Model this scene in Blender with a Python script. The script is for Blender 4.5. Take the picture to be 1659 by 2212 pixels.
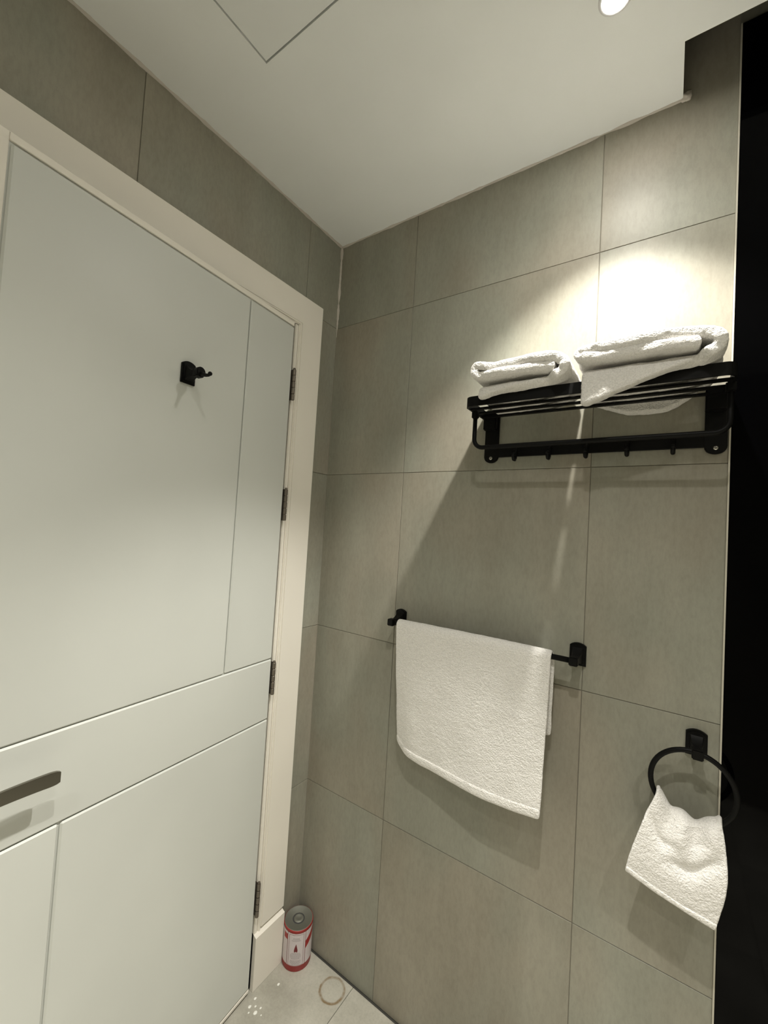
import bpy, bmesh, math, random
from mathutils import Vector, Matrix, noise
random.seed(7)
for o in list(bpy.data.objects): bpy.data.objects.remove(o)
SC = bpy.context.scene
COL = SC.collection
R = math.radians

# ------------------------------------------------------------------ camera
cam_data = bpy.data.cameras.new('camera')
cam = bpy.data.objects.new('camera', cam_data); COL.objects.link(cam)
yaw, pitch, roll = R(-34.5534), R(2.1268), R(3.443)
fwd = Vector((math.cos(pitch)*math.sin(yaw), math.cos(pitch)*math.cos(yaw), math.sin(pitch)))
rt = Vector((math.cos(yaw), -math.sin(yaw), 0)); up = rt.cross(fwd)
r2 = rt*math.cos(roll) + up*math.sin(roll); u2 = -rt*math.sin(roll) + up*math.cos(roll)
cam.matrix_world = Matrix(((r2.x, u2.x, -fwd.x, 1.14116), (r2.y, u2.y, -fwd.y, -1.23938),
                           (r2.z, u2.z, -fwd.z, 1.59753), (0, 0, 0, 1)))
cam_data.sensor_fit = 'HORIZONTAL'; cam_data.sensor_width = 36
cam_data.lens = 895.584/1659*36; cam_data.clip_start = 0.01
SC.camera = cam

# ------------------------------------------------------------------ world, exposure, lamps
H = 2.737                                   # ceiling height
world = bpy.data.worlds.new('world'); SC.world = world; world.use_nodes = True
world.node_tree.nodes['Background'].inputs[0].default_value = (0, 0, 0, 1)
world.node_tree.nodes['Background'].inputs[1].default_value = 0
SC.view_settings.view_transform = 'Standard'; SC.view_settings.look = 'None'
SC.view_settings.gamma = 1; SC.view_settings.use_curve_mapping = False
SC.view_settings.exposure = 0.04
LAMPS = [(1.018, -0.320), (1.05, -1.08), (1.05, -1.85), (1.75, -1.20)]  # the last two are unseen lamps added as fill
BEAM = [86, 34, 24, 24]                     # watts of each lamp's narrow beam
WASH = [2.2, 1.6, 1.6, 1.6]                  # watts of each lamp's wide wash
CORE = [10, 125, 300, 300]                     # watts of each lamp's tight centre
LAMP_COL = (1.0, 0.965, 0.885)

# ------------------------------------------------------------------ materials
def new_mat(name, col, rough=.5, metal=0, spec=.5):
    m = bpy.data.materials.new(name); m.use_nodes = True
    b = m.node_tree.nodes['Principled BSDF']
    b.inputs['Base Color'].default_value = (*col, 1); b.inputs['Roughness'].default_value = rough
    b.inputs['Metallic'].default_value = metal; b.inputs['Specular IOR Level'].default_value = spec
    return m
def N(m, t, **kw):
    n = m.node_tree.nodes.new(t)
    for k, v in kw.items():
        if k in n.inputs.keys(): n.inputs[k].default_value = v
        else: setattr(n, k, v)
    return n
def L(m, a, b): m.node_tree.links.new(a, b)
def ramp(m, fac, stops):
    n = N(m, 'ShaderNodeValToRGB'); e = n.color_ramp.elements
    while len(e) < len(stops): e.new(.5)
    for i, (p, c) in enumerate(stops): e[i].position = p; e[i].color = (*c, 1)
    L(m, fac, n.inputs[0]); return n.outputs[0]
def mix(m, fac, a, b, mode='MIX'):
    n = N(m, 'ShaderNodeMix', data_type='RGBA', blend_type=mode)
    for s, v in ((n.inputs[0], fac), (n.inputs[6], a), (n.inputs[7], b)):
        if hasattr(v, 'is_output'): L(m, v, s)
        else: s.default_value = v if not isinstance(v, tuple) else (*v, 1)
    return n.outputs[2]
def bump(m, h, strength=.2, dist=.002):
    n = N(m, 'ShaderNodeBump', Strength=strength, Distance=dist); L(m, h, n.inputs['Height'])
    L(m, n.outputs[0], m.node_tree.nodes['Principled BSDF'].inputs['Normal'])
def coords(m, scale=(1, 1, 1), rnd=True):
    tc = N(m, 'ShaderNodeTexCoord'); mp = N(m, 'ShaderNodeMapping'); mp.inputs['Scale'].default_value = scale
    if rnd:
        oi = N(m, 'ShaderNodeObjectInfo'); mu = N(m, 'ShaderNodeVectorMath', operation='SCALE')
        cx = N(m, 'ShaderNodeCombineXYZ')
        for i in range(3): L(m, oi.outputs['Random'], cx.inputs[i])
        L(m, cx.outputs[0], mu.inputs[0]); mu.inputs['Scale'].default_value = 37
        ad = N(m, 'ShaderNodeVectorMath', operation='ADD'); L(m, tc.outputs['Object'], ad.inputs[0]); L(m, mu.outputs[0], ad.inputs[1])
        L(m, ad.outputs[0], mp.inputs[0])
    else: L(m, tc.outputs['Object'], mp.inputs[0])
    return mp.outputs[0]

def tile_mat(name, lo, mid, hi, streak=True, rough=.48):
    m = new_mat(name, mid, rough)
    b = m.node_tree.nodes['Principled BSDF']
    n1 = N(m, 'ShaderNodeTexNoise', Scale=1.0, Detail=5.0, Roughness=.6)
    L(m, coords(m, (8, 8, 1.5) if streak else (5, 5, 5)), n1.inputs['Vector'])
    n2 = N(m, 'ShaderNodeTexNoise', Scale=3.2, Detail=4.0, Roughness=.55); L(m, coords(m), n2.inputs['Vector'])
    n3 = N(m, 'ShaderNodeTexNoise', Scale=1.0, Detail=3.0, Roughness=.7)
    L(m, coords(m, (110, 110, 42) if streak else (120, 120, 120)), n3.inputs['Vector'])
    c1 = ramp(m, n1.outputs[0], [(.34, lo), (.5, mid), (.66, hi)])
    c2 = ramp(m, n2.outputs[0], [(.3, lo), (.5, mid), (.72, hi)])
    c = mix(m, .5, c1, c2)
    c3 = ramp(m, n3.outputs[0], [(.3, (.86, .86, .86)), (.6, (1.06, 1.06, 1.06))])
    c = mix(m, .62, c, c3, 'MULTIPLY')
    if streak:                                # faint warm and green clouding
        n4 = N(m, 'ShaderNodeTexNoise', Scale=1.0, Detail=2.0); L(m, coords(m, (3.5, 3.5, 2.0)), n4.inputs['Vector'])
        c = mix(m, 1.0, c, ramp(m, n4.outputs[0], [(.38, (1.03, .985, .95)), (.62, (.975, 1.01, 1.0))]), 'MULTIPLY')
    L(m, c, b.inputs['Base Color'])
    bump(m, n3.outputs[0], .12, .001)
    return m
M = {}
M['tile'] = tile_mat('grey_cement_porcelain', (.258, .247, .203), (.293, .282, .234), (.343, .331, .279))
M['floor_tile'] = tile_mat('pale_stone_porcelain', (.27, .26, .215), (.40, .385, .33), (.52, .505, .44), False, .3)
M['grout'] = new_mat('grey_grout', (.22, .205, .165), .9)
M['dark_grout'] = new_mat('dark_floor_grout', (.045, .043, .036), .9)
def paint(name, col, rough, bs=.05):
    m = new_mat(name, col, rough); n = N(m, 'ShaderNodeTexNoise', Scale=1.0, Detail=3.0)
    L(m, coords(m, (60, 60, 60)), n.inputs['Vector']); bump(m, n.outputs[0], bs, .001)
    n2 = N(m, 'ShaderNodeTexNoise', Scale=1.0, Detail=2.0); L(m, coords(m, (2.2, 2.2, 2.2)), n2.inputs['Vector'])
    a = tuple(c*.965 for c in col); bb = tuple(min(1, c*1.03) for c in col)
    L(m, ramp(m, n2.outputs[0], [(.35, a), (.65, bb)]), m.node_tree.nodes['Principled BSDF'].inputs['Base Color'])
    return m
M['ceiling'] = paint('white_ceiling_paint', (.86, .88, .865), .8)
M['door'] = paint('white_satin_door_paint', (.655, .672, .635), .42)
M['casing'] = paint('warm_white_casing_paint', (.87, .83, .75), .5)
M['caulk'] = paint('pale_caulk', (.56, .52, .47), .8, .5)
M['black'] = new_mat('matt_black_metal', (.0035, .0035, .0033), .5, 0, .16)
M['dark_void'] = new_mat('dark_void_shade', (.05, .05, .05), .9)  # shade put into the colour, for voids, gaps and grooves
M['chrome'] = new_mat('brushed_chrome', (.55, .53, .48), .3, 1)
M['hinge'] = new_mat('tarnished_hinge_steel', (.20, .175, .145), .45, .8)
M['nickel'] = new_mat('brushed_nickel', (.26, .245, .205), .33, 1)
M['glass_black'] = new_mat('black_glass', (.0008, .0008, .001), .05, 0, .06)
M['edge_strip'] = new_mat('pale_edge_sealant', (.55, .52, .44), .5)
def terry(name, col):
    m = new_mat(name, col, .95, 0, .1)
    b = m.node_tree.nodes['Principled BSDF']; b.inputs['Sheen Weight'].default_value = .25
    n = N(m, 'ShaderNodeTexNoise', Scale=1.0, Detail=2.0, Roughness=.6); L(m, coords(m, (300, 300, 300)), n.inputs['Vector'])
    n2 = N(m, 'ShaderNodeTexNoise', Scale=1.0, Detail=3.0, Roughness=.6); L(m, coords(m, (70, 70, 110)), n2.inputs['Vector'])
    c = ramp(m, n.outputs[0], [(.3, tuple(k*.86 for k in col)), (.65, tuple(min(1, k*1.04) for k in col))])
    L(m, c, b.inputs['Base Color'])
    ma = N(m, 'ShaderNodeMath', operation='ADD'); L(m, n.outputs[0], ma.inputs[0]); L(m, n2.outputs[0], ma.inputs[1])
    bump(m, ma.outputs[0], .75, .004)
    return m
M['terry'] = terry('white_terry', (.86, .84, .81))
M['hem'] = terry('white_flat_hem', (.84, .82, .785))
M['can_red'] = new_mat('red_tin', (.33, .018, .016), .4)
M['can_white'] = new_mat('white_tin_print', (.62, .56, .57), .45)
M['can_line'] = new_mat('dark_red_print', (.17, .02, .025), .5)
M['can_grey'] = new_mat('grey_print', (.36, .33, .34), .5)
M['can_lid'] = new_mat('dull_tin_lid', (.17, .17, .14), .55, .35)
M['speck'] = new_mat('white_paint_speck', (.8, .8, .75), .6)
M['lens'] = bpy.data.materials.new('lamp_lens'); M['lens'].use_nodes = True
b_ = M['lens'].node_tree.nodes['Principled BSDF']
b_.inputs['Base Color'].default_value = (.8, .8, .8, 1)
b_.inputs['Emission Color'].default_value = (*LAMP_COL, 1); b_.inputs['Emission Strength'].default_value = 14
M['lamp_ring'] = new_mat('white_lamp_ring', (.7, .7, .7), .4)

# ------------------------------------------------------------------ mesh helpers
def obj(name, bm, mat, parent=None, smooth=False, loc=None):
    me = bpy.data.meshes.new(name); bmesh.ops.recalc_face_normals(bm, faces=bm.faces[:]); bm.to_mesh(me); bm.free()
    if smooth:
        for p in me.polygons: p.use_smooth = True
    me.materials.append(M[mat] if isinstance(mat, str) else mat)
    o = bpy.data.objects.new(name, me); COL.objects.link(o)
    if parent: o.parent = parent
    if loc: o.location = loc
    return o
def empty(name, loc=(0, 0, 0)):
    o = bpy.data.objects.new(name, None); COL.objects.link(o); o.location = loc; o.empty_display_size = .05; return o
def tag(o, label, cat, group=None):
    o['label'] = label; o['category'] = cat
    if group: o['group'] = group
    return o
def struct(o, label=None):
    o['kind'] = 'structure'
    if label: o['label'] = label
    return o
def box(bm, x0, x1, y0, y1, z0, z1, bev=0, seg=2):
    vs = [bm.verts.new((x, y, z)) for x in (x0, x1) for y in (y0, y1) for z in (z0, z1)]
    F = [bm.faces.new([vs[i] for i in f]) for f in ((0, 1, 3, 2), (4, 6, 7, 5), (0, 4, 5, 1), (2, 3, 7, 6), (0, 2, 6, 4), (1, 5, 7, 3))]
    bmesh.ops.recalc_face_normals(bm, faces=F)
    if bev:
        es = list({e for f in F for e in f.edges})
        bmesh.ops.bevel(bm, geom=es, offset=bev, segments=seg, affect='EDGES', clamp_overlap=True)
    return bm
def nb(): return bmesh.new()
def tube(bm, pts, rad, n=10, cap=True):
    pts = [Vector(p) for p in pts]; rings = []
    rads = rad if isinstance(rad, (list, tuple)) else [rad]*len(pts)
    t0 = (pts[1]-pts[0]).normalized(); a = t0.orthogonal().normalized()
    for i, p in enumerate(pts):
        if i == 0: t = (pts[1]-pts[0])
        elif i == len(pts)-1: t = (pts[-1]-pts[-2])
        else: t = (pts[i+1]-pts[i]).normalized() + (pts[i]-pts[i-1]).normalized()
        t.normalize(); a = (a - t*a.dot(t)).normalized(); c = t.cross(a)
        rings.append([bm.verts.new(p + (a*math.cos(2*math.pi*k/n) + c*math.sin(2*math.pi*k/n))*rads[i]) for k in range(n)])
    for r0, r1 in zip(rings, rings[1:]):
        for k in range(n): bm.faces.new((r0[k], r0[(k+1) % n], r1[(k+1) % n], r1[k]))
    if cap: bm.faces.new(rings[0][::-1]); bm.faces.new(rings[-1])
    return bm
def lathe(bm, prof, n=40, c=(0, 0, 0)):
    rings = []
    for r, z in prof:
        if r < 1e-6: rings.append([bm.verts.new((c[0], c[1], c[2]+z))])
        else: rings.append([bm.verts.new((c[0]+r*math.cos(2*math.pi*k/n), c[1]+r*math.sin(2*math.pi*k/n), c[2]+z)) for k in range(n)])
    for a, b in zip(rings, rings[1:]):
        for k in range(n):
            k2 = (k+1) % n
            if len(a) == 1: bm.faces.new((a[0], b[k2], b[k]))
            elif len(b) == 1: bm.faces.new((a[k], a[k2], b[0]))
            else: bm.faces.new((a[k], a[k2], b[k2], b[k]))
    return bm
def arc(cx, cz, r, a0, a1, n): return [(cx + r*math.cos(R(a0+(a1-a0)*i/n)), cz + r*math.sin(R(a0+(a1-a0)*i/n))) for i in range(n+1)]
def prism(bm, prof, y0, y1, bev=0):      # prof in x,z, extruded in y; bevels the rim at y1
    a = [bm.verts.new((x, y0, z)) for x, z in prof]; b = [bm.verts.new((x, y1, z)) for x, z in prof]
    n = len(prof); fa = bm.faces.new(a); fb = bm.faces.new(b[::-1])
    for i in range(n): bm.faces.new((a[i], b[i], b[(i+1) % n], a[(i+1) % n]))
    if bev: bmesh.ops.bevel(bm, geom=list(fb.edges), offset=bev, segments=2, affect='EDGES', clamp_overlap=True)
    return bm
def grid(bm, P):                         # P[u][v] points
    V = [[bm.verts.new(p) for p in row] for row in P]
    for i in range(len(V)-1):
        for j in range(len(V[0])-1): bm.faces.new((V[i][j], V[i+1][j], V[i+1][j+1], V[i][j+1]))
    return bm
def lerp(a, b, t): return a + (b-a)*t
def table(t, T):                         # piecewise linear with smooth blend
    if t <= T[0][0]: return T[0][1]
    for (a, x), (b, y) in zip(T, T[1:]):
        if t <= b:
            k = (t-a)/(b-a); return lerp(x, y, k*k*(3-2*k)*.5 + k*.5)
    return T[-1][1]
tex = bpy.data.textures.new('terry_lumps', 'CLOUDS'); tex.noise_scale = .012; tex.noise_depth = 2
tex2 = bpy.data.textures.new('cloth_waves', 'CLOUDS'); tex2.noise_scale = .07; tex2.noise_depth = 1
def soften(o, thick, levels=2, lump=.0016, wave=.004, offset=0):
    s = o.modifiers.new('solid', 'SOLIDIFY'); s.thickness = thick; s.offset = offset
    s = o.modifiers.new('sub', 'SUBSURF'); s.levels = levels; s.render_levels = levels
    if wave:
        d = o.modifiers.new('wave', 'DISPLACE'); d.texture = tex2; d.strength = wave; d.texture_coords = 'LOCAL'
    if lump:
        d = o.modifiers.new('lump', 'DISPLACE'); d.texture = tex; d.strength = lump; d.texture_coords = 'LOCAL'

# ------------------------------------------------------------------ structure
J = .0008                                   # half a tile joint
X1, X2, XE, ZR = .3608, .9617, 1.2505, [-.005, .595, 1.195, 1.795, 2.395, 2.996]
RX, FY = 2.1, -2.3                          # right wall, wall behind the camera
box_tile = {}
def tile_on(parent, x0, x1, y0, y1, z0, z1, mat='tile', bev=.0007):
    c = ((x0+x1)/2, (y0+y1)/2, (z0+z1)/2)
    key = (round(x1-x0, 4), round(y1-y0, 4), round(z1-z0, 4), mat)
    if key in box_tile:
        o = bpy.data.objects.new('tile', box_tile[key]); COL.objects.link(o); o.parent = parent
    else:
        bm = nb(); dx, dy, dz = (x1-x0)/2, (y1-y0)/2, (z1-z0)/2
        o = obj('tile', box(bm, -dx, dx, -dy, dy, -dz, dz, bev, 1), mat, parent); box_tile[key] = o.data
    o.location = c
    return o
def lip(): return random.uniform(-.0004, .0004)
# towel wall (y = 0)
wb = struct(obj('wall_back', box(nb(), -.12, RX+.1, .0021, .12, -.05, 3.02), 'grout'))
for k in range(5):
    for a, b in ((.0003, X1-J), (X1+J, X2-J), (X2+J, XE)):
        l = lip(); tile_on(wb, a, b, l, l+.0095, ZR[k]+J, ZR[k+1]-J)
tile_on(wb, 1.2503, 1.85, .0003, .0098, 2.867, 2.995)
# door wall (x = 0) with its opening
OY0, OY1, OZ = -.212, -1.068, 2.332
bm = nb(); box(bm, -.12, -.0025, OY0, .0025, -.05, 3.02); box(bm, -.12, -.0025, OY1, OY0, OZ, 3.02); box(bm, -.12, -.0025, FY-.1, OY1, -.05, 3.02)
wl = struct(obj('wall_left', bm, 'grout'))
for k in range(5):
    l = lip(); tile_on(wl, l-.0095, l, -.179+J, -.0003, ZR[k]+J, ZR[k+1]-J)
    for a, b in ((-.779, -.179), (-1.379, -.779), (-1.979, -1.379), (FY, -1.979)):
        if k < 4:
            if b > OY1-.01: b = OY1-.012
            if a >= b: continue
        l = lip(); tile_on(wl, l-.0095, l, a+J, b-J, ZR[k]+J, ZR[k+1]-J)
# the walls out of frame
wr = struct(obj('wall_right', box(nb(), RX+.0025, RX+.12, FY-.1, .0025, -.05, 3.02), 'grout'))
wf = struct(obj('wall_front', box(nb(), -.12, RX+.12, FY-.12, FY-.0025, -.05, 3.02), 'grout'))
for k in range(5):
    for i in range(4): tile_on(wr, RX, RX+.0095, -.6*(i+1)+J if i < 3 else FY, -.6*i-J, ZR[k]+J, ZR[k+1]-J)
    for i in range(4): tile_on(wf, .6*i+J, min(.6*(i+1), RX)-J, FY-.0095, FY, ZR[k]+J, ZR[k+1]-J)
struct(obj('wall_hall', box(nb(), -.6, -.58, -1.6, .3, -.05, 2.6), 'dark_void'))
# floor: tiles on a dark bed, open joint along the towel wall
fl = struct(obj('floor', box(nb(), -.6, RX+.1, FY-.1, .0025, -.12, -.006), 'dark_grout'))
for x0, x1 in ((.004, .285), (.285, .885), (.885, 1.485), (1.485, RX)):
    for y0, y1 in ((-.44, -.0095), (-1.04, -.44), (-1.64, -1.04), (FY, -1.64)):
        tile_on(fl, x0+J, x1-J, y0+J, y1-J, -.011, 0, 'floor_tile')
tile_on(fl, -.11, .004-J, -1.06, -.215, -.011, -.0005, 'floor_tile')
m = M['floor_stained'] = M['floor_tile'].copy(); m.name = 'pale_stone_with_rust_ring'
b_ = m.node_tree.nodes['Principled BSDF']; base = b_.inputs['Base Color'].links[0].from_socket
tc = N(m, 'ShaderNodeTexCoord'); sp_ = N(m, 'ShaderNodeSeparateXYZ')
mp = N(m, 'ShaderNodeVectorMath', operation='SUBTRACT'); L(m, tc.outputs['Object'], mp.inputs[0]); mp.inputs[1].default_value = (.2365-.1445, -.0585+.2245, 0)
wn = N(m, 'ShaderNodeTexNoise', Scale=45.0, Detail=2.0); L(m, tc.outputs['Object'], wn.inputs['Vector'])
wob = N(m, 'ShaderNodeVectorMath', operation='MULTIPLY_ADD'); L(m, wn.outputs['Color'], wob.inputs[0]); wob.inputs[1].default_value = (.006, .006, 0); L(m, mp.outputs[0], wob.inputs[2])
L(m, wob.outputs[0], sp_.inputs[0])
pl_ = N(m, 'ShaderNodeCombineXYZ'); L(m, sp_.outputs[0], pl_.inputs[0]); L(m, sp_.outputs[1], pl_.inputs[1])
ln = N(m, 'ShaderNodeVectorMath', operation='LENGTH'); L(m, pl_.outputs[0], ln.inputs[0])
rg = ramp(m, ln.outputs['Value'], [(.036, (0, 0, 0)), (.0405, (1, 1, 1)), (.0425, (1, 1, 1)), (.047, (0, 0, 0))])
fd = N(m, 'ShaderNodeMapRange'); L(m, wn.outputs['Fac'], fd.inputs[0]); fd.inputs[1].default_value = .38; fd.inputs[2].default_value = .6; fd.inputs[3].default_value = .45; fd.inputs[4].default_value = 1.0
mu = N(m, 'ShaderNodeMath', operation='MULTIPLY'); L(m, rg, mu.inputs[0]); L(m, fd.outputs[0], mu.inputs[1])
L(m, mix(m, mu.outputs[0], base, (.17, .10, .03)), b_.inputs['Base Color'])
for o in fl.children:
    if abs(o.location.x-.1445) < .003 and abs(o.location.y+.2245) < .003:
        o.data = o.data.copy(); o.data.materials[0] = m
for x, y, r in ((.052, -.262, .0045), (.066, -.250, .003), (.080, -.262, .0055), (.083, -.243, .003), (.047, -.236, .004), (.10, -.255, .002), (.063, -.275, .0025), (.075, -.16, .004)):
    bm = nb(); lathe(bm, [(r, 0), (r*.7, .0008), (0, .0011)], 9)
    for v in bm.verts: v.co.x *= 1+.4*noise.noise(v.co*400); v.co.y *= 1.25
    obj('paint_speck', bm, 'speck', fl, True, (x, y, 0))
# ceiling slab with the access opening and the slot along the towel wall
HX0, HX1, HY0, HY1 = .279, .735, -1.08, -.624
xs = [-.12, HX0, HX1, 1.14, RX+.1]; ys = [FY-.1, HY0, HY1, -.15, 0]
def solid(i, j):
    if i < 0 or j < 0 or i > 3 or j > 3: return False
    return not ((i == 1 and j == 1) or (i == 3 and j == 3))
bm = nb(); vc = {}
def V(x, y, z):
    k = (x, y, z)
    if k not in vc: vc[k] = bm.verts.new(k)
    return vc[k]
z0, z1 = H, H+.02
for i in range(4):
    for j in range(4):
        if not solid(i, j): continue
        a, b, c, d = xs[i], xs[i+1], ys[j], ys[j+1]
        bm.faces.new((V(a, c, z0), V(b, c, z0), V(b, d, z0), V(a, d, z0))); bm.faces.new((V(a, c, z1), V(a, d, z1), V(b, d, z1), V(b, c, z1)))
        for (ii, jj, p, q) in ((i-1, j, (a, c), (a, d)), (i+1, j, (b, d), (b, c)), (i, j-1, (b, c), (a, c)), (i, j+1, (a, d), (b, d))):
            if not solid(ii, jj): bm.faces.new((V(*p, z0), V(*q, z0), V(*q, z1), V(*p, z1)))
ceil = struct(obj('ceiling', bm, 'ceiling'))
struct(obj('ceiling_void_cover', box(nb(), -.12, RX+.12, FY-.12, .12, 3.0, 3.06), 'dark_void'))  # unseen cover added to keep the void above the slot dark
hatch = empty('access_hatch', ((HX0+HX1)/2, (HY0+HY1)/2, H))
tag(hatch, 'square white access hatch set flush in the ceiling', 'hatch')
hw = (HX1-HX0)/2-.0035
obj('hatch_panel', box(nb(), -hw, hw, -hw, hw, .0002, .018, .0012, 1), 'ceiling', hatch)
bm = nb()
for s in (-1, 1):
    box(bm, s*(hw+.02)-.03, s*(hw+.02)+.03, -hw-.05, hw+.05, .021, .033); box(bm, -hw-.05, hw+.05, s*(hw+.02)-.03, s*(hw+.02)+.03, .0211, .0331)
obj('hatch_light_stop', bm, 'dark_void', hatch)  # dark backing added to stop light and make the hatch gap read dark
# uneven caulk along the ceiling and in the corner
def caulk(name, a, b, r, n, amp, seed):
    a, b = Vector(a), Vector(b); pts = []; rs = []
    for i in range(n+1):
        t = i/n; k = noise.noise(Vector((t*n*.23, seed, 0))); k2 = noise.noise(Vector((t*n*.9, seed+9, 3)))
        pts.append(a.lerp(b, t)); rs.append(max(.0012, r*(1 + amp*k + .5*amp*k2)*min(1, (i+.5)/9 if name == 'trim_4' else 1)))
    return struct(obj(name, tube(nb(), pts, rs, 8), 'caulk', None, True))
caulk('trim_2', (.0, -2.2, H), (.0, -.0, H), .0055, 160, .9, 1)
caulk('trim_3', (0, 0, H), (1.141, 0, H), .0042, 90, .9, 5)
caulk('trim_4', (0, 0, 2.36), (0, 0, H), .0058, 40, .9, 8)
t5 = caulk('trim_5', (0, 0, 0.0), (0, 0, 2.36), .0013, 80, .3, 12); t5.data.materials[0] = M['grout']
# lump of filler at the slot's corner
bm = nb(); bmesh.ops.create_icosphere(bm, subdivisions=3, radius=.012)
for v in bm.verts:
    v.co += v.co.normalized()*.007*noise.noise(v.co*130); v.co.y *= .5
obj('filler_lump', bm, 'caulk', ceil, True, (1.149, -.003, H+.002))
# black glass panel beside the tiles
gp = empty('wall_panel', (1.68, 0, 0))
tag(gp, 'tall glossy black glass panel at the right edge of the tiled towel wall', 'panel')
obj('glass_sheet', box(nb(), -.426, .41, -.004, .002, .0005, 2.863, .001, 1), 'glass_black', gp)
e = obj('edge_strip', box(nb(), -.4295, -.4262, -.0045, .002, .0005, 2.863), 'edge_strip', gp); e['label'] = 'pale edge strip of sealant'

# ------------------------------------------------------------------ door, casing
tr = struct(empty('trim_1', (0, -.64, 0)), 'warm white painted door casing')
TY = -.101
def casing(name, x0, x1, y0, y1, z0, z1, bev=.0025):
    return obj(name, box(nb(), x0, x1, y0+.64, y1+.64, z0, z1, bev), 'casing', tr)
casing('casing_side', .0006, .018, -.206, TY, .19, 2.427)
casing('casing_side', .0006, .018, -1.18, -1.078, .0, 2.427)
casing('casing_head', .0006, .0181, -1.18, TY, 2.322, 2.4272)
casing('bead', -.06, .0165, -.2165, -.2045, .0, 2.322, .003)
casing('bead', -.06, .0165, -1.0785, -1.066, .0, 2.322, .003)
casing('bead', -.06, .0165, -1.078, -.205, 2.316, 2.328, .003)
casing('jamb', -.12, .0135, -.232, -.2172, 0, 2.312, .002)
casing('jamb', -.12, .0135, -1.066, -1.058, 0, 2.312, .002)
casing('jamb', -.12, .0135, -1.05, -.232, 2.3125, 2.3158, .001)
bm = nb(); box(bm, .0006, .0265, -.232+.64, TY-.003+.64, .001, .188)
for v in bm.verts:
    if v.co.x > .02 and v.co.z > .1: v.co.z -= .012
obj('plinth_block', bm, 'casing', tr)
dr = struct(empty('door_1', (.0225, -.2435, 0)), 'white panelled bathroom door standing slightly ajar')
dr.rotation_euler.z = R(4.6)                    # local -y runs along the leaf away from the hinges
DW, DB, DT = .794, .022, 2.291
obj('door_leaf', box(nb(), -.042, -.0065, -DW-.019, 0, DB-.012, DT+.018, .001, 1), 'door', dr)
obj('leaf_edge', box(nb(), -.0075, -.001, -DW-.0195, -DW-.0028, DB-.012, DT+.0185, .0012, 1), 'casing', dr)
obj('leaf_edge', box(nb(), -.0075, -.001, -DW-.0024, -.001, DT+.0028, DT+.0185, .0012, 1), 'casing', dr)
obj('leaf_edge', box(nb(), -.0075, -.0008, -DW-.0024, -.001, DB-.0122, DB-.0022, .0012, 1), 'casing', dr)
def panel(s0, s1, z0, z1):
    obj('door_panel', box(nb(), -.0075, 0, -s1, -s0, z0, z1, .0058, 1), 'door', dr)
g = .0012
panel(.0012, .199-g*1.5, 1.121+g, DT-.001); panel(.199+g*1.5, DW-.0012, 1.121+g, DT-.001)
panel(.0012, DW-.0012, .916+g, 1.121-g)
panel(.0012, .611-g*1.5, DB+.001, .916-g); panel(.611+g*1.5, DW-.0012, DB+.001, .916-g)
def hinge(z, i):
    bm = nb()
    tube(bm, [(0, 0, 0), (0, 0, .112)], .0042, 10)
    for k in range(5): lathe(bm, [(0, .001), (.0058, .001), (.0064, .0018), (.0064, .0198), (.0058, .0206), (0, .0206)], 14, (0, 0, .0222*k))
    lathe(bm, [(0, 0), (.005, 0), (.0035, .004), (0, .005)], 12, (0, 0, .112))
    box(bm, -.016, -.002, -.0006, .0006, .001, .111)
    h = obj('hinge', bm, 'hinge', dr, False, (.0062, .0055, z)); return h
for i, z in enumerate((2.028, 1.600, .998, .254)): hinge(z, i)
# lever handle: rose out of frame, flat curved lever pointing to the hinge side
hd = obj('door_handle', lathe(nb(), [(0, 0), (.026, 0), (.026, .006), (.0235, .009), (.0095, .0095), (.0095, .05), (0, .05)], 32), 'nickel', dr, True, (0, -.770, 1.050))
hd.rotation_euler = (0, R(90), 0)
bm = nb(); P = []
for i in range(25):
    t = i/24; s = -.778 + t*.138; d = .054 - .005*math.sin(t*math.pi*.5) ; z = 1.0515 - .006*t*t
    hh = lerp(.0125, .0142, t); 
    if i > 21: hh *= (1, .97, .9, .72)[i-21]
    P.append([(d-.003, s, z-hh), (d+.003, s, z-hh), (d+.003, s, z+hh), (d-.003, s, z+hh)])
Vv = [[bm.verts.new(p) for p in r] for r in P]
for a, b in zip(Vv, Vv[1:]):
    for k in range(4): bm.faces.new((a[k], a[(k+1) % 4], b[(k+1) % 4], b[k]))
bm.faces.new(Vv[0]); bm.faces.new(Vv[-1][::-1])
lv = obj('handle_lever', bm, 'nickel', hd)
lv.matrix_parent_inverse = (Matrix.Translation((0, -.770, 1.050)) @ Matrix.Rotation(R(90), 4, 'Y')).inverted()

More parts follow.
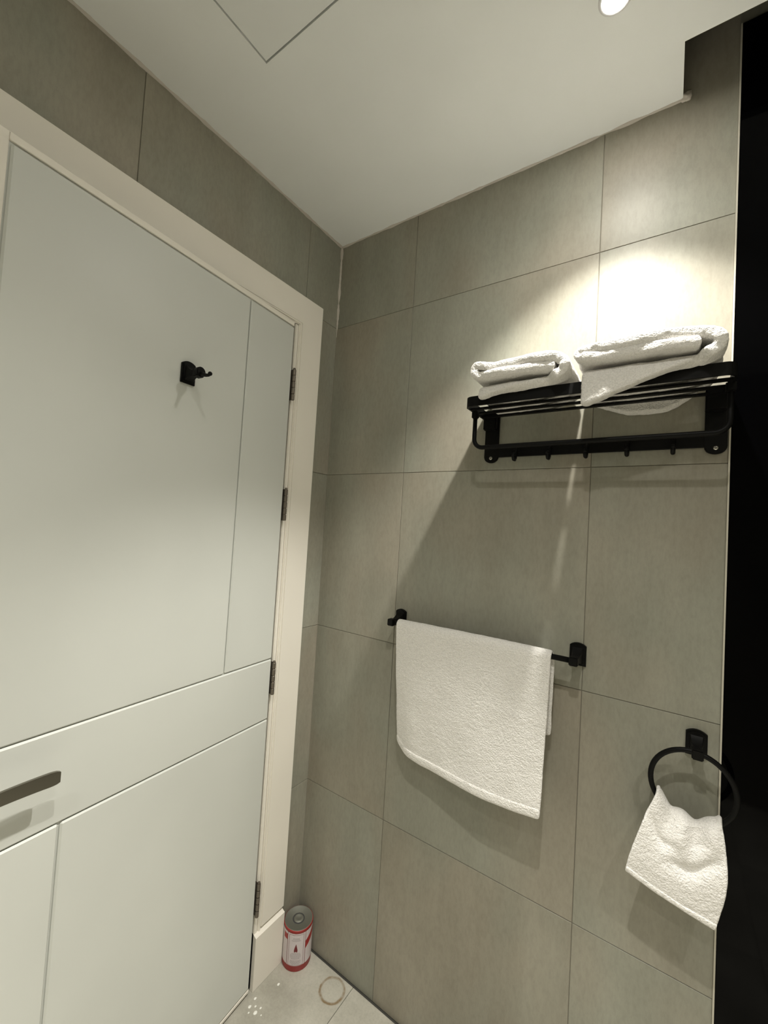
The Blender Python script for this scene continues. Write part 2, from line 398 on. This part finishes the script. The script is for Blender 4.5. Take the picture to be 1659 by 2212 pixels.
# ------------------------------------------------------------------ downlights
for i, (x, y) in enumerate(LAMPS):
    d = empty('downlight', (x, y, H))
    tag(d, ('lit round downlight in the ceiling above the towel rack, the one in view',
            'round ceiling downlight above the viewer, second from the towel wall',
            'unseen fill downlight added farthest from the towel wall', 'unseen fill downlight added nearest the right-hand wall')[i], 'light', 'ceiling downlights')
    obj('lamp_ring', lathe(nb(), [(.0265, .0), (.033, .0), (.033, -.003), (.030, -.006), (.0268, -.006), (.0265, .0)], 40), 'lamp_ring', d, True)
    obj('lamp_lens', lathe(nb(), [(.0265, -.0005), (.0262, -.004), (.018, -.007), (0, -.0085)], 40), 'lens', d, True)
    sp = bpy.data.lights.new('lamp_beam', 'SPOT'); sp.energy = BEAM[i]; sp.color = LAMP_COL; sp.spot_size = R((91, 114, 114, 114)[i]); sp.spot_blend = (.49, .75, .75, .75)[i]; sp.shadow_soft_size = .016
    o = bpy.data.objects.new('lamp_beam', sp); COL.objects.link(o); o.parent = d; o.location = (0, 0, -.028)
    if i == 0:                                # faint wide spill off the lamp's rim
        sl = bpy.data.lights.new('lamp_spill', 'SPOT'); sl.energy = 3.4; sl.color = LAMP_COL; sl.spot_size = R(132); sl.spot_blend = .46; sl.shadow_soft_size = .016
        o = bpy.data.objects.new('lamp_spill', sl); COL.objects.link(o); o.parent = d; o.location = (0, 0, -.028)
    co = bpy.data.lights.new('lamp_core', 'SPOT'); co.energy = CORE[i]; co.color = LAMP_COL; co.spot_size = R((58, 66, 58, 58)[i]); co.spot_blend = .9; co.shadow_soft_size = .016
    o = bpy.data.objects.new('lamp_core', co); COL.objects.link(o); o.parent = d; o.location = (0, 0, -.028)
    ar = bpy.data.lights.new('lamp_wash', 'AREA'); ar.shape = 'DISK'; ar.size = .05; ar.energy = WASH[i]; ar.color = LAMP_COL
    o = bpy.data.objects.new('lamp_wash', ar); COL.objects.link(o); o.parent = d; o.location = (0, 0, -.0095)

# ------------------------------------------------------------------ black fittings (local: x right, -y out of the wall, z up)
def arch(w, h, n=12, rise=.008):
    r = (w*w/4 + rise*rise)/(2*rise); a = math.degrees(math.asin(w/2/r))
    top = arc(0, h-r, r, 90+a, 90-a, n)
    return [(-w/2, 0)] + top + [(w/2, 0)]
def fitting(parent, x, z, out=.062, back_z=.036):
    """arched wall plate, swept neck and square end block; z is the height of the end block"""
    off = Vector((x, 0, z))
    bm = nb(); prism(bm, arch(.041, .060), 0, -.0065, .0015); prism(bm, [(a*.86, b*.9+.002) for a, b in arch(.041, .060)], -.006, -.0095, .0012)
    o = obj('wall_plate', bm, 'black', parent, False, (x, -.0004, z-.024))
    bm = nb(); P = []
    for i in range(11):
        t = i/10; w = lerp(.0135, .0082, t); e = t**.6
        zt = lerp(.0255, .0085, 1-(1-t)**2.2); zb = lerp(-.019, -.0085, 1-(1-t)**2)
        y = -.008 - (out-.02)*t
        P.append([(-w, y, zb), (w, y, zb), (w, y, zt), (-w, y, zt)])
    Vv = [[bm.verts.new(p) for p in r] for r in P]
    for a, b in zip(Vv, Vv[1:]):
        for k in range(4): bm.faces.new((a[k], a[(k+1) % 4], b[(k+1) % 4], b[k]))
    bm.faces.new(Vv[0]); bm.faces.new(Vv[-1][::-1])
    bmesh.ops.bevel(bm, geom=[e for e in bm.edges if abs((e.verts[0].co-e.verts[1].co).normalized().y) > .4], offset=.0015, segments=1, affect='EDGES')
    obj('neck', bm, 'black', parent, False, (x, 0, z))
    obj('end_block', box(nb(), -.0108, .0108, -out-.011, -out+.011, -.0112, .0108, .002, 2), 'black', parent, False, (x, 0, z))

# towel bar
tb = empty('towel_bar', (.665, 0, 1.283))
tag(tb, 'matt black wall towel bar with two square posts below the shelf rack', 'towel bar')
BZ, BD = 1.284, .062
fitting(tb, -.277, .001, BD); fitting(tb, .2845, .001, BD)
obj('rail', tube(nb(), [(-.275, -BD, .001), (.283, -BD, .001)], .0072, 14), 'black', tb, True)

# towel ring
tg = empty('towel_ring', (1.208, 0, 1.137))
tag(tg, 'matt black towel ring on an arched wall plate beside the black panel', 'towel ring')
fitting(tg, 0, .0, .052)
RC, RR, RD = Vector((1.2, -.055, 1.063)), .0775, .055
bm = nb(); n = 64; pts = [(RC.x-1.208 + RR*math.cos(2*math.pi*i/n), RC.y, RC.z-1.137 + RR*math.sin(2*math.pi*i/n)) for i in range(n)]
rings = []
for i in range(n):
    a = 2*math.pi*i/n; c = Vector(pts[i]); rd = Vector((math.cos(a), 0, math.sin(a)))
    rings.append([bm.verts.new(c + rd*.0056*math.cos(2*math.pi*k/12) + Vector((0, 1, 0))*.0056*math.sin(2*math.pi*k/12)) for k in range(12)])
for i in range(n):
    for k in range(12): bm.faces.new((rings[i][k], rings[i][(k+1) % 12], rings[(i+1) % n][(k+1) % 12], rings[(i+1) % n][k]))
obj('ring', bm, 'black', tg, True)

# robe hook on the door
rh = empty('robe_hook', (0, 0, 0))
th = R(4.6); s = .397
rh.location = (.0229 + math.sin(th)*s, -.2435 - math.cos(th)*s, 1.974)
rh.rotation_euler.z = R(4.6+90)
tag(rh, 'small matt black robe hook screwed to the white door', 'hook')
fitting(rh, 0, .003, .046)
bm = nb(); tube(bm, [(0, -.044, .004), (0, -.060, .004)], .0135, 20); bmesh.ops.bevel(bm, geom=[e for f in bm.faces if len(f.verts) > 4 for e in f.edges], offset=.002, segments=2, affect='EDGES')
obj('knob', bm, 'black', rh)
bm = nb(); tube(bm, [(0, -.056, .000), (0, -.068, -.004), (0, -.080, -.0075), (0, -.089, -.0085), (0, -.094, -.007)], [.0062, .0055, .0045, .004, .004], 12)
bmesh.ops.create_uvsphere(bm, u_segments=14, v_segments=10, radius=.0056, matrix=Matrix.Translation((0, -.095, -.0055)))
obj('prong', bm, 'black', rh, True)

# towel rack (shelf) ---------------------------------------------------------
rk = empty('towel_rack', (.957, 0, 1.83))
tag(rk, 'matt black wall shelf rack with slats, swing rail and five hooks holding folded towels', 'towel rack')
ZS = 1.9475-1.83                            # underside of the shelf, local
XL, XR, DF = -.297, .291, .176
def bracket(x):
    w = .0215; prof = arc(x, .0055, w, 180, 360, 14); prof = [(a, b*.8-.001) for a, b in prof] + [(x+w, ZS+.028), (x-w, ZS+.028)]
    br = obj('bracket', prism(nb(), prof, 0, -.0085, .0014), 'black', rk)
    obj('pivot_block', box(nb(), x-w-.001, x+w-.004, -.028, -.006, ZS-.032, ZS+.022, .003), 'black', rk)
    bm = nb(); lathe(bm, [(0, 0), (.0052, 0), (.0048, .0018), (.002, .0024), (0, .0024)], 16)
    o = obj('screw', bm, 'chrome', br, True, (x, -.0084, .0005)); o.rotation_euler = (R(90), 0, 0); o['label'] = 'chrome cross-head screw'
    bm = nb(); box(bm, -.003, .003, -.0028, -.0022, -.0006, .0006); box(bm, -.0006, .0006, -.00281, -.0021, -.003, .003)
    o = obj('screw_slot', bm, 'dark_void', br, False, (x, -.0084, .0005))
bracket(XL+.0215); bracket(XR-.0215)
obj('hook_rail', box(nb(), XL+.042, XR-.042, -.007, -.0005, .003, .038, .001, 1), 'black', rk)
hk = None
for x in (.759, .855, .951, 1.047, 1.144):
    if hk is None:
        bm = nb(); tube(bm, [(0, -.004, .024), (0, -.014, .022), (0, -.0165, .008), (0, -.0165, -.004), (0, -.021, -.0105), (0, -.029, -.0105), (0, -.034, -.005), (0, -.035, .002)],
                        [.0045, .0052, .0052, .0052, .0052, .005, .005, .0045], 12)
        bmesh.ops.create_uvsphere(bm, u_segments=12, v_segments=8, radius=.0058, matrix=Matrix.Translation((0, -.035, .003)))
        hk = obj('hook', bm, 'black', rk, True, (x-.957, 0, .001))
    else:
        o = hk.copy(); COL.objects.link(o); o.location = (x-.957, 0, .001)
# shelf frame: flat band bent round three sides
def band(pts, th, z0, z1):
    bm = nb(); inn = []; n = len(pts)
    for i, p in enumerate(pts):
        p = Vector(p); a = Vector(pts[max(i-1, 0)]); b = Vector(pts[min(i+1, n-1)]); t = (b-a).normalized(); nn = Vector((-t.y, t.x)); inn.append(p + nn*th)
    Vv = [[bm.verts.new((p[0], p[1], z0)), bm.verts.new((p[0], p[1], z1)), bm.verts.new((q.x, q.y, z1)), bm.verts.new((q.x, q.y, z0))] for p, q in zip(pts, inn)]
    for a, b in zip(Vv, Vv[1:]):
        for k in range(4): bm.faces.new((a[k], a[(k+1) % 4], b[(k+1) % 4], b[k]))
    bm.faces.new(Vv[0]); bm.faces.new(Vv[-1][::-1]); return bm
rc = .022
path = [(XL, -.006)] + [(XL+rc+rc*math.cos(R(a)), -DF+rc+rc*math.sin(R(a))) for a in range(180, 271, 10)] + [(XR-rc+rc*math.cos(R(a)), -DF+rc+rc*math.sin(R(a))) for a in range(270, 361, 10)] + [(XR, -.006)]
obj('shelf_frame', band(path, .005, ZS, ZS+.027), 'black', rk)
SLATS = (.134, .089, .044)
for d in SLATS:
    obj('slat', box(nb(), XL+.004, XR-.004, -d-.0085, -d+.0085, ZS+.0005, ZS+.005, .0015), 'black', rk)
sx0, sx1, sd, sz = XL+.006, XR-.006, .108, .0145
rr = .026
pts = [(sx0, -sd, ZS+.006), (sx0, -sd, sz+rr)] + [(sx0+rr-rr*math.cos(R(a)), -sd, sz+rr-rr*math.sin(R(a))) for a in range(15, 91, 15)] + \
      [(sx1-rr+rr*math.sin(R(a)), -sd, sz+rr-rr*math.cos(R(a))) for a in range(0, 91, 15)] + [(sx1, -sd, ZS+.006)]
obj('swing_rail', tube(nb(), pts, .0062, 12), 'black', rk, True)
for x in (sx0, sx1):
    obj('rail_socket', box(nb(), x-.009, x+.009, -sd-.009, -sd+.009, ZS-.017, ZS+.006, .003), 'black', rk)

# ------------------------------------------------------------------ towels
def hanging_towel():
    nu, vb, vf = 29, 12, 30; P = []
    for i in range(nu):
        u = i/(nu-1); row = []
        zb = table(u, [(0, .905), (.06, .876), (.2, .868), (.5, .866), (.8, .872), (1, .883)])
        db = table(u, [(0, .040), (.12, .062), (.4, .078), (.75, .096), (1, .108)])
        xt = lerp(.415, .898, u); xb = lerp(.437, .893, u) - .012*math.exp(-u/.05)
        for j in range(vb):                               # back fall
            t = j/(vb-1); row.append((lerp(xb, xt, t)+.004*u, -lerp(.035, BD-.014, t), lerp(1.066, BZ-.002, t)))
        for a in (30, 60, 90, 120, 150):                  # over the rail
            row.append((xt, -BD + .0135*math.cos(R(a)), BZ + .0135*math.sin(R(a))))
        for j in range(vf):                               # front fall
            t = j/(vf-1); x = lerp(xt, xb, t); d = lerp(BD+.0145, db, t**1.3) + .004*math.sin(u*9+t*2)*t
            row.append((x, -d, lerp(BZ-.002, zb, t)))
        P.append(row)
    return P
P = hanging_towel()
ht = obj('hand_towel', grid(nb(), P), 'terry', None, True); soften(ht, .008, 2, .0012, .003)
tag(ht, 'white terry towel hanging over the black towel bar', 'towel')
hem = [[(p[0], p[1]-.0012, p[2]-.001) for p in row[-3:]] for row in P]
o = obj('hem', grid(nb(), hem), 'hem', ht, True); soften(o, .0105, 2, .0006, .003); o['label'] = 'flat woven hem band'

# face cloth through the ring
def face_cloth(f0, f1, front=True):
    nu = 41; P = []
    for i in range(nu):
        u = i/(nu-1); row = []
        a = R(lerp(199, 320, u)); rad = Vector((math.cos(a), 0, math.sin(a)))
        top = RC + rad*(RR-.011)                              # rides on the inside of the lower arc
        top.z += .006*math.sin(u*17)*math.sin(u*math.pi)
        bx, bz = lerp(1.081, 1.243, u), lerp(.857, .815, u) - .004*math.sin(u*math.pi)
        bd = lerp(.105, .10, u)
        for j in range(8):                                    # back fall
            t = j/7; p = Vector((lerp(lerp(1.10, 1.235, u), top.x, t), lerp(-.026, -.044, t), lerp(lerp(.90, .875, u), top.z-.012, t))); row.append(p)
        row.append(top + Vector((0, .008, -.002))); row.append(top + Vector((0, 0, .001))); row.append(top + Vector((0, -.009, -.003)))
        for j in range(1, 27):
            t = j/26
            x = lerp(top.x, bx, t); z = lerp(top.z-.004, bz, t)
            x += .014*math.sin(t*math.pi)*(max(0, u-.5)*2)**2 - .006*math.sin(t*math.pi)*(max(0, .5-u)*2)**2
            d = lerp(RD+.011, bd, t**.8) + .010*math.sin(t*math.pi)
            v1 = table(u, [(.0, .20), (.05, .25), (.28, .39), (.47, .385), (1, .38)])      # crease falling from the left peak
            d -= .009*math.exp(-((t-v1)/.075)**2)*max(0, 1-(abs(u-.26)/.30)**2)
            v2 = table(u, [(0, .56), (.35, .57), (.65, .52), (.95, .34), (1, .30)])       # wide slack fold
            d -= .010*math.exp(-((t-v2)/.085)**2)*max(0, 1-(abs(u-.66)/.36)**2)
            d += .007*math.exp(-((u-.50)/.07)**2)*math.exp(-((t-.15)/.22)**2)
            d += .005*math.exp(-((t-.12)/.12)**2)*math.exp(-((u-.85)/.1)**2)
            d -= .004*math.exp(-((t-.2)/.05)**2)*math.exp(-((u-.75)/.1)**2)
            d += .004*math.sin(u*16)*max(0, 1-t*2.5)
            row.append(Vector((x, -d, z)))
        P.append(row)
    return P
P = face_cloth(0, 1)
fc = obj('face_cloth', grid(nb(), P), 'terry', None, True); soften(fc, .0075, 2, .001, .002)
tag(fc, 'small white face cloth pulled through the black towel ring', 'towel')
hem = [[p + Vector((0, -.001, -.001)) for p in row[-3:]] for row in P]
o = obj('hem', grid(nb(), hem), 'hem', fc, True); soofs = soften(o, .0095, 2, .0005, .002); o['label'] = 'stitched hem band'

# folded towels on the rack: one thick sheet folded left, then right, its last layer draped over the front band
BAND, SLAT = 1.9745, 1.9525
def resample(pl, n):
    d = [0]
    for a, b in zip(pl, pl[1:]): d.append(d[-1] + (Vector(b)-Vector(a)).length)
    out = []; k = 0
    for i in range(n):
        s = d[-1]*i/(n-1)
        while k < len(pl)-2 and d[k+1] < s: k += 1
        t = (s-d[k])/max(1e-9, d[k+1]-d[k]); out.append(tuple(Vector(pl[k]).lerp(Vector(pl[k+1]), t)))
    return out
def folded(label, prof, d0, front, back, th, seed, zs, sx):
    """prof: (x, z, drape) along the fold at the front edge; drape = 1 where the bottom layer runs over the band"""
    prof = [(x+sx, 1.988+(z-1.988)*zs, w) for x, z, w in prof]
    pts = []
    for i in range(len(prof)-1):                              # refine with Catmull-Rom
        p0 = prof[max(i-1, 0)]; p1 = prof[i]; p2 = prof[i+1]; p3 = prof[min(i+2, len(prof)-1)]
        for k in range(3):
            t = k/3; q = []
            for c in range(3):
                a, b, cc, d = p0[c], p1[c], p2[c], p3[c]
                q.append(.5*(2*b + (cc-a)*t + (2*a-5*b+4*cc-d)*t*t + (3*b-a-3*cc+d)*t**3))
            pts.append(q)
    pts.append(list(prof[-1])); P = []; h = th/2
    for i, (x, z, w) in enumerate(pts):
        w = min(1, max(0, w)); zin = lerp(z, min(z, SLAT+h+.0015), w)
        hb = back(x)*w; dx = .004*noise.noise(Vector((i*.35, seed, 0))); df = d0 + .007*noise.noise(Vector((i*.22, seed, 5)))*(1-w)
        pl = []
        if hb > .004: pl += [(x, -.020, zin-hb), (x, -.018, zin-hb*.5)]
        pl += [(x, -.024, zin), (x+dx, -.075, zin+.002*math.sin(x*40)), (x-dx, -.13, zin)]
        pl += [(x, -lerp(df-.03, .148, w), lerp(z, zin+.004, w)), (x, -lerp(df-.012, .168, w), lerp(z, max(zin, BAND+h), w))]
        zf = min(z-.001, front(x))
        if w > .5 and zf < z-.006:
            pl += [(x, -.183, z-.003), (x, -.178-h, z-.010 if zf < z-.012 else zf), (x, -.179-h, zf)]
        else: pl += [(x, -df, lerp(z, zin+.018, w*.0)-.001)]
        P.append(resample(pl, 26))
    o = obj('bath_towel', grid(nb(), P), 'terry', None, True); soften(o, th, 2, .003, .006)
    return tag(o, label, 'towel', 'folded towels on the rack')
rp = [(1.186, 2.0165, 0), (1.12, 2.0215, 0), (1.05, 2.023, 0), (.99, 2.0235, 0), (.966, 2.0265, 0), (.958, 2.0355, 0), (.966, 2.0445, 0), (1.0, 2.0485, 0), (1.07, 2.0495, 0), (1.14, 2.0485, 0),
      (1.185, 2.043, 0), (1.211, 2.028, .0), (1.2155, 2.008, .0), (1.203, 1.991, .3), (1.175, 1.988, .8), (1.13, 1.9885, 1), (1.07, 1.989, 1), (1.01, 1.989, 1), (.962, 1.988, 1)]
def r_front(x): return table(x, [(.945, 1.925), (.958, 1.913), (.975, 1.908), (1.0, 1.917), (1.05, 1.936), (1.10, 1.955), (1.15, 1.968), (1.19, 1.98), (1.25, 1.985)])
def r_back(x): return table(x, [(.95, .0), (.985, .02), (1.05, .042), (1.12, .044), (1.18, .022), (1.21, .0)])
folded('white folded bath towel on the rack at right, loose end drooping over the front', rp, .220, r_front, r_back, .0245, 3, .80, 0)
lp = [(.899, 2.0145, 0), (.85, 2.0205, 0), (.78, 2.0215, 0), (.725, 2.0195, 0), (.700, 2.025, 0), (.690, 2.036, 0), (.697, 2.052, 0), (.715, 2.049, 0), (.745, 2.042, 0), (.79, 2.045, 0), (.84, 2.0475, 0),
      (.885, 2.0435, 0), (.914, 2.030, .0), (.9215, 2.012, .0), (.911, 1.995, .2), (.885, 1.989, .6), (.84, 1.988, 1), (.78, 1.988, 1), (.73, 1.987, 1), (.702, 1.985, 1)]
def l_front(x): return table(x, [(.69, 1.966), (.705, 1.960), (.725, 1.958), (.75, 1.967), (.80, 1.974), (.86, 1.979), (.93, 1.985)])
folded('white folded bath towel on the left of the rack with a rolled near edge', lp, .216, l_front, lambda x: 0, .0235, 11, .88, .006)

# ------------------------------------------------------------------ red can in the corner
CR, CH, CX, CY = .052, .140, .0565, -.0595
cn = empty('tin_can', (CX, CY, 0))
tag(cn, 'red and white tin can with a grey lid standing in the floor corner', 'can')
cn.rotation_euler.z = R(-50)                 # local +x faces into the room
obj('can_body', lathe(nb(), [(0, .001), (CR-.004, .001), (CR-.001, .0), (CR, .002), (CR, CH-.004), (CR+.0008, CH-.002), (CR, CH), (CR-.003, CH), (CR-.004, CH-.003), (0, CH-.003)], 56), 'can_red', cn, True)
obj('lid', lathe(nb(), [(CR-.001, CH-.0005), (CR-.0012, CH+.0008), (CR-.0035, CH+.0008), (CR-.005, CH-.001), (.023, CH-.001), (.021, CH-.0024), (.0185, CH-.0024), (.0165, CH+.001), (.011, CH+.003), (.0095, CH+.0015), (0, CH+.0015)], 56), 'can_lid', cn, True)
def patch(bm, a0, a1, z0, z1, off):
    n = max(1, int(abs(a1-a0)/4)); r = CR+off
    A = [[bm.verts.new((r*math.cos(R(lerp(a0, a1, i/n))), r*math.sin(R(lerp(a0, a1, i/n))), z)) for z in (z0, z1)] for i in range(n+1)]
    for p, q in zip(A, A[1:]): bm.faces.new((p[0], q[0], q[1], p[1]))
    return bm
obj('lid_groove_shade', lathe(nb(), [(.0178, CH-.0023), (.0178, CH-.0008), (.0215, CH-.0008), (.0215, CH-.0023)], 40), 'dark_void', cn, True)  # dark ring laid in the lid's groove as painted shade
obj('label', patch(nb(), -150, 150, .021, CH-.009, .0004), 'can_white', cn, True)
bm = nb()
for a0, a1, z0, z1 in ((-39, -37.2, .021, CH-.009), (35.2, 37, .021, CH-.009), (-30.6, -29.6, .0225, CH-.013), (27.6, 28.6, .0225, CH-.013), (-30.6, 28.6, CH-.0138, CH-.013), (-30.6, 28.6, .0225, .0232)): patch(bm, a0, a1, z0, z1, .0007)
obj('label_border', bm, 'can_line', cn, True)['kind'] = 'stuff'
bm = nb()
patch(bm, -60, -39, .104, .123, .0007); obj('label_colour_field', bm, 'can_red', cn, True); bm = nb()
n = 10                                        # slanted red field on the other side
for i in range(n):
    a0, a1 = 37+i*6, 37+(i+1)*6; z0, z1 = .072+.004*i, .072+.004*(i+1)
    A = [bm.verts.new(((CR+.0007)*math.cos(R(a)), (CR+.0007)*math.sin(R(a)), z)) for a, z in ((a0, z0), (a1, z1), (a1, z1+.026), (a0, z0+.026))]
    bm.faces.new(A)
obj('label_colour_field', bm, 'can_red', cn, True)
bm = nb(); rnd = random.Random(3)
for z, w in ((.114, 13), (.110, 15), (.1055, 18), (.063, 16), (.059, 20), (.0545, 22), (.050, 21), (.0455, 17), (.038, 20), (.034, 22), (.030, 21), (.0262, 15)):
    a = -w
    while a < w:
        l = rnd.uniform(2.2, 6); patch(bm, a-1, min(a+l, w)-1, z, z+.0017, .0007); a += l+1.3
obj('label_text', bm, 'can_grey', cn, True)['kind'] = 'stuff'
bm = nb()
FL = [(0, .097), (-2.5, .090), (-5.2, .083), (-7, .076), (-6.6, .070), (-3.6, .0665), (-3.8, .0715), (-1.2, .079), (0, .081), (1.2, .079), (3.6, .0715), (3.4, .0665), (6.2, .070), (6.8, .076), (4.6, .084), (2.4, .089)]
bm.faces.new([bm.verts.new(((CR+.0012)*math.cos(R(a-1)), (CR+.0012)*math.sin(R(a-1)), z)) for a, z in FL])
bmesh.ops.triangulate(bm, faces=bm.faces[:])
obj('flame_symbol', bm, 'can_line', cn)
